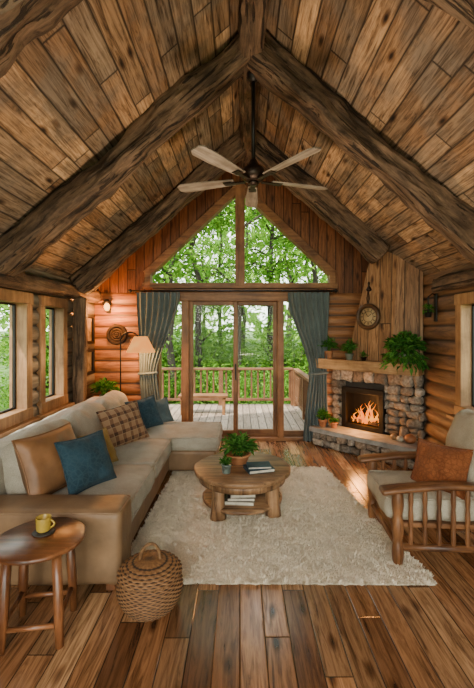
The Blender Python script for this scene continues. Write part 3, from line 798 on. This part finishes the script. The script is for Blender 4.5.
# ---------------------------------------------------------------- fireplace
FR = atan2(-.724, .69)
FO = Vector((1.85, 5.475, 0))
fp = thing('fireplace', FO, 'corner stone fireplace with burning fire, wood mantel and board-clad chimney', 'fireplace', (0, 0, FR))
FM = Matrix.Translation(FO) @ Matrix.Rotation(FR, 4, 'Z')
m = MB()
m.prism([(-.66, .03), (-.46, .03), (-.46, .22)], .24, 1.1); m.prism([(.145, .03), (.66, .03), (.145, .5)], .24, 1.1)
m.prism([(-.66, .03), (.66, .03), (0, .64)], .82, 1.12); m.prism([(-.66, .03), (.66, .03), (0, .64)], 0, .28)
core = finish(m, 'stone_surround', MORTAR, fp)
m = MB(); random.seed(5)
z = .27
def stone(m, x, y, z, sx, sy, sz):
    sd = R(0, 99); ry = R(-.14, .14)
    def fn(p): return p + noise.noise_vector(p * 10 + Vector((sd, 0, 0))) * .022
    m.rbox((x, y, z), (sx, sy, sz), min(sx, sy, sz) * .42, (4, 2, 4), fn=fn, k=1, smooth=True, M=Matrix.Rotation(ry, 4, 'Y'))
while z < 1.08:
    h = min(R(.09, .16), 1.10 - z)
    if 1.10 - (z + h) < .06: h = 1.10 - z
    x = -.67
    while x < .62:
        w_ = R(.10, .22); w_ = min(w_, .66 - x)
        x1 = x + w_; zc_ = z + h / 2
        if not (x1 > -.475 and x < .16 and z < .83):
            if h > .12 and R(0, 1) < .35:
                stone(m, x + w_ / 2, R(-.01, .01), zc_ + h / 4, w_ - .002, .10, h / 2 + .002); stone(m, x + w_ / 2, R(-.01, .01), zc_ - h / 4, w_ - .002, .10, h / 2 + .002)
            else: stone(m, x + w_ / 2, R(-.012, .01), zc_, w_ + .004, .10, h + .002)
        elif x < -.475 and x1 > -.475:
            x1 = -.47; stone(m, (x + x1) / 2, 0, zc_, x1 - x - .006, .09, h)
        elif x1 > .16 and x < .16:
            stone(m, (.155 + x1) / 2, 0, zc_, max(.04, x1 - .155 - .006), .09, h)
        x = x1 if x1 > x else x + w_
    z += h
finish(m, 'stone_facing', STONE, fp)
m = MB(); m.bb(-.475, .16, -.085, -.03, .765, .84, .004).bb(-.475, .16, -.085, -.03, .27, .33, .004).bb(-.475, -.405, -.083, -.03, .32, .77, .004).bb(.09, .16, -.083, -.03, .32, .77, .004)
m.bb(-.46, .145, .205, .22, .27, .83, .001).bb(-.46, .145, -.03, .21, .27, .285, .001).bb(-.46, .145, -.03, .21, .815, .83, .001).bb(-.46, -.45, -.03, .21, .27, .83, .001).bb(.135, .145, -.03, .21, .27, .83, .001)
finish(m, 'firebox', BLACK, fp)
m = MB()
for k in range(4):
    x = -.34 + k * .11; m.tube([(x - .12, .10 - .03 * (k % 2), .32 + .03 * (k % 2)), (x + .12, .07 + .03 * (k % 2), .33 + .04 * ((k + 1) % 2))], .03, 10, jit=.3)
finish(m, 'fire_log', plain('charred_log', (.05, .03, .02), .9, 0, .5), fp)
m = MB()
for k in range(21):
    x = -.37 + k * .0215 + R(-.01, .01); y = R(.04, .14); h = R(.12, .38) * (1 - abs(k - 10) / 19)
    w_ = R(.009, .022)
    pts = [(x + sin(i * 1.1 + k) * .022 * i / 3, y, .33 + h * i / 6) for i in range(7)]
    m.tube(pts, [w_ * q for q in (.6, 1, .95, .7, .45, .22, .03)], 8)
finish(m, 'flame', FIREM, fp)
m = MB(); m.prism([(-.66, -.04), (-.74, -.13), (-.74, -.38), (.69, -.38), (.67, -.04)], 0, .2); hb = finish(m, 'hearth', MORTAR, fp)
m = MB()
for row in range(2):
    x = -.75
    while x < .67:
        w_ = min(R(.1, .2), .71 - x); stone(m, x + w_ / 2, -.39, .055 + row * .1, w_ - .005, .07, .095); x += w_
    for yy in (-.31, -.2): stone(m, -.75, yy, .055 + row * .1, .07, .11, .095)
finish(m, 'hearth_stones', STONE, hb)
m = MB(); m.prism([(-.67, -.03), (-.79, -.13), (-.79, -.43), (.73, -.43), (.70, -.06)], .2, .262); finish(m, 'hearth_slab', SLAB, hb)
MT = 1.235
m = MB(); m.prism([(-.64, .02), (-.81, -.14), (-.81, -.28), (.70, -.28), (.65, .02)], 1.095, MT); finish(m, 'mantel', wood('mantel_wood', (.22, .11, .045), (.46, .27, .13), 'X', .45, .3), fp)
cb_ = [(-.42, .05), (-.36, -.12), (.30, -.12), (.63, .03), (0, .62), (-.42, .22)]; ctp = [(-.06, .06), (.0, -.06), (.34, -.06), (.63, .03), (0, .62), (-.06, .54)]
tz = [zc((FM @ Vector((x, y, 0))).x) - .002 for x, y in ctp]
m = MB().prism(cb_, MT - .003, tz, top=ctp)
finish(m, 'chimney', CHIM, fp, uv=lambda c, n: ((c.x if abs(n.y) > .7 else c.y) + .05, c.z))

def onfp(x, y, z): return FM @ Vector((x, y, z))
ck = thing('round_clock', onfp(-.04, -.105, 1.83), 'round dark wooden wall clock hanging from a strap on the chimney', 'clock', (0, 0, FR))
MY = Matrix.Rotation(pi / 2, 4, 'X')
CKW = wood('clock_wood', (.03, .015, .007), (.09, .045, .02), 'X', .4)
finish(MB().lathe([(.12, 0), (.17, 0), (.18, .015), (.168, .045), (.14, .05), (.12, .02), (.12, 0)], seg=48, M=MY), 'clock_frame', CKW, ck)
finish(MB().lathe([(0, .001), (.125, .001), (.125, .012), (0, .012)], seg=40, M=MY), 'clock_face', plain('clock_paper', (.32, .22, .11), .8), ck)
m = MB()
for k in range(12):
    an = k * pi / 6; Mx = Matrix.Rotation(an, 4, 'Y'); m.rbox(tuple(Mx @ Vector((0, -.014, .095))), (.010, .003, .03), .001, M=Mx)
m.tube([(.072 * cos(2 * pi * i / 32), -.014, .072 * sin(2 * pi * i / 32)) for i in range(33)], .003, 6, cap=False)
finish(m, 'hour_marks', BLACK, ck)
m = MB()
for an, L in ((.9, .06), (-.6, .085)):
    Mx = Matrix.Rotation(an, 4, 'Y'); m.rbox(tuple(Mx @ Vector((0, -.018, L / 2))), (.008, .003, L), .001, M=Mx)
finish(m, 'clock_hands', BLACK, ck)
m = MB().tube([(0, -.02, .16), (-.018, -.015, .25), (0, -.01, .36), (.018, -.015, .25), (0, -.02, .16)], .008, 8, cap=False)
m.lathe([(0, .34), (.03, .35), (.038, .37), (.022, .40), (.010, .42), (.018, .46), (0, .48)], (0, .005, 0), 16)
finish(m, 'strap', BRONZE, ck)

GPOT = plain('green_grey_pot', (.12, .13, .10), .6)
potted('potted_plant', onfp(-.66, -.14, MT + .001), .065, .11, TERRA, .11, .19, 90, .07, 'green plant in a terracotta pot on the mantel')
potted('potted_plant', onfp(-.28, -.20, MT + .001), .055, .09, GPOT, .08, .19, 80, .06, 'green plant in a dark pot on the mantel')
potted('succulent_pot', onfp(-.06, -.205, MT + .001), .04, .05, BRONZE, .05, .07, 30, .035, 'tiny succulent in a bronze pot on the mantel')
fl0 = onfp(.50, -.18, MT + .001)
potted('potted_fern', fl0, .09, .12, GPOT, .22, .26, 300, .09, 'large bushy trailing plant on the mantel end', None, True, xmax=2.20 - fl0.x)
potted('potted_plant', onfp(-.66, -.28, .263), .06, .10, TERRA, .09, .15, 70, .06, 'green plant in a terracotta pot on the hearth')
potted('potted_plant', onfp(-.50, -.24, .263), .05, .08, TERRA, .06, .06, 40, .045, 'low plant in a small terracotta pot on the hearth')
for i, x in enumerate((.36, .46, .57)):
    k_ = 1.0 if i < 2 else 1.5
    finish(MB().lathe([(r_ * k_, z_ * k_) for r_, z_ in [(0, 0), (.03, .0), (.045, .02), (.045, .045), (.03, .06), (.01, .07), (0, .07)]], seg=20), 'ceramic_jar', plain('jar_glaze_%d' % i, [(.28, .17, .08), (.4, .36, .28), (.34, .14, .06)][i], .4), loc=onfp(x, -.2 - .04 * (i % 2), .264), label=['brown', 'cream', 'terracotta'][i] + ' little ceramic jar on the hearth slab', category='jar')
wp = potted('hanging_planter', (XR - .13, 4.72, 1.80), .045, .09, BLACK, .05, .06, 36, .04, 'small plant in a black sconce-like holder on the log wall', None, True, xmax=.05)
finish(MB().tube([(.09, 0, .26), (.05, 0, .28), (0, 0, .24), (0, 0, .05)], .008, 8).bb(.08, .095, -.035, .035, -.05, .28, .003), 'bracket', BLACK, wp)

# ---------------------------------------------------------------- curtains
def curtain(xa_t, xb_t, xa_m, xb_m, xa_b, xb_b, label):
    cu = thing('curtain', ((xa_t + xb_t) / 2, 5.84, .02), label, 'curtain', group='sliding door curtains')
    off = cu.location; nu, nz = 120, 60; vs = []; fs = []
    z0, z1, zm = .03, 2.2, 1.02
    def ss(t): return t * t * (3 - 2 * t)
    for j in range(nz + 1):
        z = z0 + (z1 - z0) * j / nz
        if z > zm: f = ss((z - zm) / (z1 - zm)) ** .8; xa = xa_m + (xa_t - xa_m) * f; xb = xb_m + (xb_t - xb_m) * f
        else: f = ss((zm - z) / (zm - z0)) ** .7; xa = xa_m + (xa_b - xa_m) * f; xb = xb_m + (xb_b - xb_m) * f
        for i in range(nu + 1):
            u = i / nu; amp = .038 * (.5 + .5 * abs(z - zm) / 1.0)
            y = 5.83 + amp * sin(u * 2 * pi * 7 + .4 * sin(z * 3)) + .008 * noise.noise(Vector((u * 8, z * 2, 0)))
            vs.append((xa + (xb - xa) * u + .006 * sin(z * 5 + u * 9), y, z))
    for j in range(nz):
        for i in range(nu): a_ = j * (nu + 1) + i; fs.append([a_, a_ + 1, a_ + nu + 2, a_ + nu + 1])
    finish(MB(off).add(vs, fs, True), 'curtain_cloth', CURT, cu)
    cx = (xa_m + xb_m) / 2; w_ = (xb_m - xa_m) / 2 + .015
    finish(MB(off).tube([(cx + w_ * cos(2 * pi * i / 32), 5.83 + .05 * sin(2 * pi * i / 32), zm + .01 * cos(2 * pi * i / 32)) for i in range(33)], .018, 8, cap=False), 'tieback', CURT, cu)
curtain(-1.50, -.88, -1.46, -1.22, -1.42, -1.10, 'grey-teal curtain tied back beside the sliding door, falling behind the sofa')
curtain(.70, 1.30, 1.02, 1.26, .92, 1.30, 'grey-teal curtain tied back beside the sliding door near the fireplace')
cr = thing('curtain_rod', (0, 5.83, 2.22), 'dark metal curtain rod above the sliding door', 'curtain rod')
finish(MB().tube([(-1.6, 0, 0), (1.4, 0, 0)], .012, 10), 'rod', BLACK, cr)
for x in (-1.6, 1.4): finish(MB().lathe([(0, -.03), (.025, -.01), (.028, .01), (0, .03)], (x, 0, 0), 16), 'finial', BLACK, cr)
for x in (-1.56, 0.62, 1.36): finish(MB().bb(x - .008, x + .008, 0, .12, -.01, .01, .002), 'bracket', BLACK, cr)

# ---------------------------------------------------------------- lamp, sconce, wall things
fl = thing('floor_lamp', (-1.66, 5.56, 0), 'black arched floor lamp with a glowing fabric shade behind the sofa', 'lamp')
finish(MB().lathe([(0, 0), (.14, 0), (.14, .015), (.03, .03), (0, .03)], seg=32), 'base', BLACK, fl)
pts = [(0, 0, .02), (0, 0, 1.45)] + [(.13 - .13 * cos(pi * i / 12), 0, 1.5 + .12 * sin(pi * i / 12)) for i in range(13)]
finish(MB().tube(pts, .01, 10), 'pole', BLACK, fl)
finish(MB().lathe([(.20, 1.34), (.09, 1.56), (.085, 1.56), (.195, 1.34)], (.28, 0, 0), 40), 'lamp_shade', SHADE, fl)
l = bpy.data.lights.new('lamp_bulb', 'POINT'); l.energy = 44; l.color = (1, .48, .16); l.shadow_soft_size = .05
lo = bpy.data.objects.new('lamp_bulb', l); C.objects.link(lo); lo.parent = fl; lo.location = (.28, -.0, 1.30)
def sconce(loc, label):
    sc = thing('sconce_lamp', loc, label, 'lamp')
    finish(MB().bb(-.03, .03, .06, .1, -.08, .1, .008).tube([(0, .08, 0), (0, 0, .02), (0, 0, .06)], .008, 8), 'bracket', BLACK, sc)
    finish(MB().lathe([(.06, .06), (.03, .12), (.028, .12), (.055, .06)], seg=24), 'shade', BLACK, sc)
    finish(MB().lathe([(0, -.05), (.025, -.04), (.042, -.005), (.04, .03), (.02, .06), (0, .065)], seg=20), 'bulb', BULB, sc)
    l = bpy.data.lights.new('sconce_light', 'POINT'); l.energy = 55; l.color = (1, .38, .09); l.shadow_soft_size = .05
    lo = bpy.data.objects.new('sconce_light', l); C.objects.link(lo); lo.parent = sc; lo.location = (.05, -.18, -.06)
sconce((-1.95, 5.86, 1.98), 'small black wall sconce glowing warmly on the log wall')
wr = thing('twig_wreath', (-1.83, 5.95, 1.58), 'dark round woven wreath hanging on the log wall', 'wreath')
finish(MB().tube([(.13 * cos(2 * pi * i / 40), -.01, .13 * sin(2 * pi * i / 40)) for i in range(41)], .026, 8, cap=False, jit=.6), 'wreath_ring', plain('dark_twig', (.03, .017, .010), .9), wr)
m = MB()
for r_ in (.085, .05, .02): m.tube([(r_ * cos(2 * pi * i / 32), -.012, r_ * sin(2 * pi * i / 32)) for i in range(33)], .016, 8, cap=False, jit=.5)
finish(m, 'woven_centre', plain('dark_twig_centre', (.05, .028, .015), .9), wr)
for i, (z, h) in enumerate(((1.66, .42), (1.20, .36))):
    f = thing('picture_frame', (XL + .04, 5.60, z), 'small dark-framed picture hanging on the log wall', 'picture', group='framed pictures')
    finish(MB().bb(0, .05, -.22, .22, h / 2 - .045, h / 2).bb(0, .05, -.22, .22, -h / 2, -h / 2 + .045).bb(0, .05, -.22, -.165, -h / 2, h / 2).bb(0, .05, .165, .22, -h / 2, h / 2), 'frame', BLACK, f)
    finish(MB().bb(0, .02, -.18, .18, -h / 2 + .02, h / 2 - .02, .001), 'print', plain('sepia_print_%d' % i, (.14, .10, .06), .6, 0, .6, 14), f)
ps = thing('plant_stand', (-1.90, 5.62, 0), 'small round wooden stand holding a plant beside the floor lamp', 'plant stand')
finish(MB().lathe([(0, .6), (.13, .6), (.14, .61), (.14, .625), (0, .63)], seg=32), 'stand_top', RED('X'), ps)
for k in range(3):
    an = k * 2.094 + .4; finish(MB().tube([(.12 * cos(an), .12 * sin(an), 0), (.09 * cos(an), .09 * sin(an), .605)], .013, 8), 'leg', RED('Z'), ps)
potted('potted_plant', (-1.90, 5.62, .631), .07, .11, GPOT, .17, .22, 110, .08, 'leafy plant in a dark pot on the stand beside the lamp')

# ---------------------------------------------------------------- lights, world, camera
def area(name, loc, rot, sx, sy, e, c):
    l = bpy.data.lights.new(name, 'AREA'); l.shape = 'RECTANGLE'; l.size = sx; l.size_y = sy; l.energy = e; l.color = c
    o = bpy.data.objects.new(name, l); C.objects.link(o); o.location = loc; o.rotation_euler = rot; return o
area('room_fill_light', (-1.2, -1.6, 2.3), (radians(80), 0, radians(-18)), 1.0, .8, 62, (1, .88, .74))  # added warm fill from behind the camera, not a lamp of the room
area('ceiling_fill_light', (.1, 2.9, 1.1), (radians(176), 0, 0), .5, .5, 62, (1, .78, .54))  # added upward fill that brightens the ceiling boards, no fixture here
fl_ = bpy.data.lights.new('fire_light', 'POINT'); fl_.energy = 26; fl_.color = (1, .38, .09); fl_.shadow_soft_size = .1
fo = bpy.data.objects.new('fire_light', fl_); C.objects.link(fo); fo.location = onfp(-.15, -.20, .50)
sun = bpy.data.lights.new('sun', 'SUN'); sun.energy = 15; sun.angle = .03; sun.color = (1, .95, .85)
so = bpy.data.objects.new('sun', sun); C.objects.link(so); so.rotation_euler = (radians(38), 0, radians(-40))
W = bpy.data.worlds.new('world'); bpy.context.scene.world = W; W.use_nodes = True; t = W.node_tree; t.nodes.clear()
o = t.nodes.new('ShaderNodeOutputWorld'); bg = t.nodes.new('ShaderNodeBackground'); t.links.new(bg.outputs[0], o.inputs[0])
tc = t.nodes.new('ShaderNodeTexCoord'); sp = t.nodes.new('ShaderNodeSeparateXYZ'); t.links.new(tc.outputs['Generated'], sp.inputs[0])
t.links.new(ramp(t, sp.outputs[2], [(.0, (.78, .88, .70)), (.35, (.92, .96, .92)), (1, (.8, .88, 1))]), bg.inputs[0]); bg.inputs[1].default_value = 7.5

cam = bpy.data.cameras.new('camera'); co = bpy.data.objects.new('camera', cam); C.objects.link(co)
co.location = (0, 0, 1.65); co.rotation_euler = (pi / 2, 0, 0)
cam.lens = 400 / 688 * 36; cam.sensor_width = 36; cam.sensor_fit = 'AUTO'
cam.shift_x = -3 / 688; cam.shift_y = -14 / 688; cam.clip_start = .05; cam.clip_end = 300
bpy.context.scene.camera = co
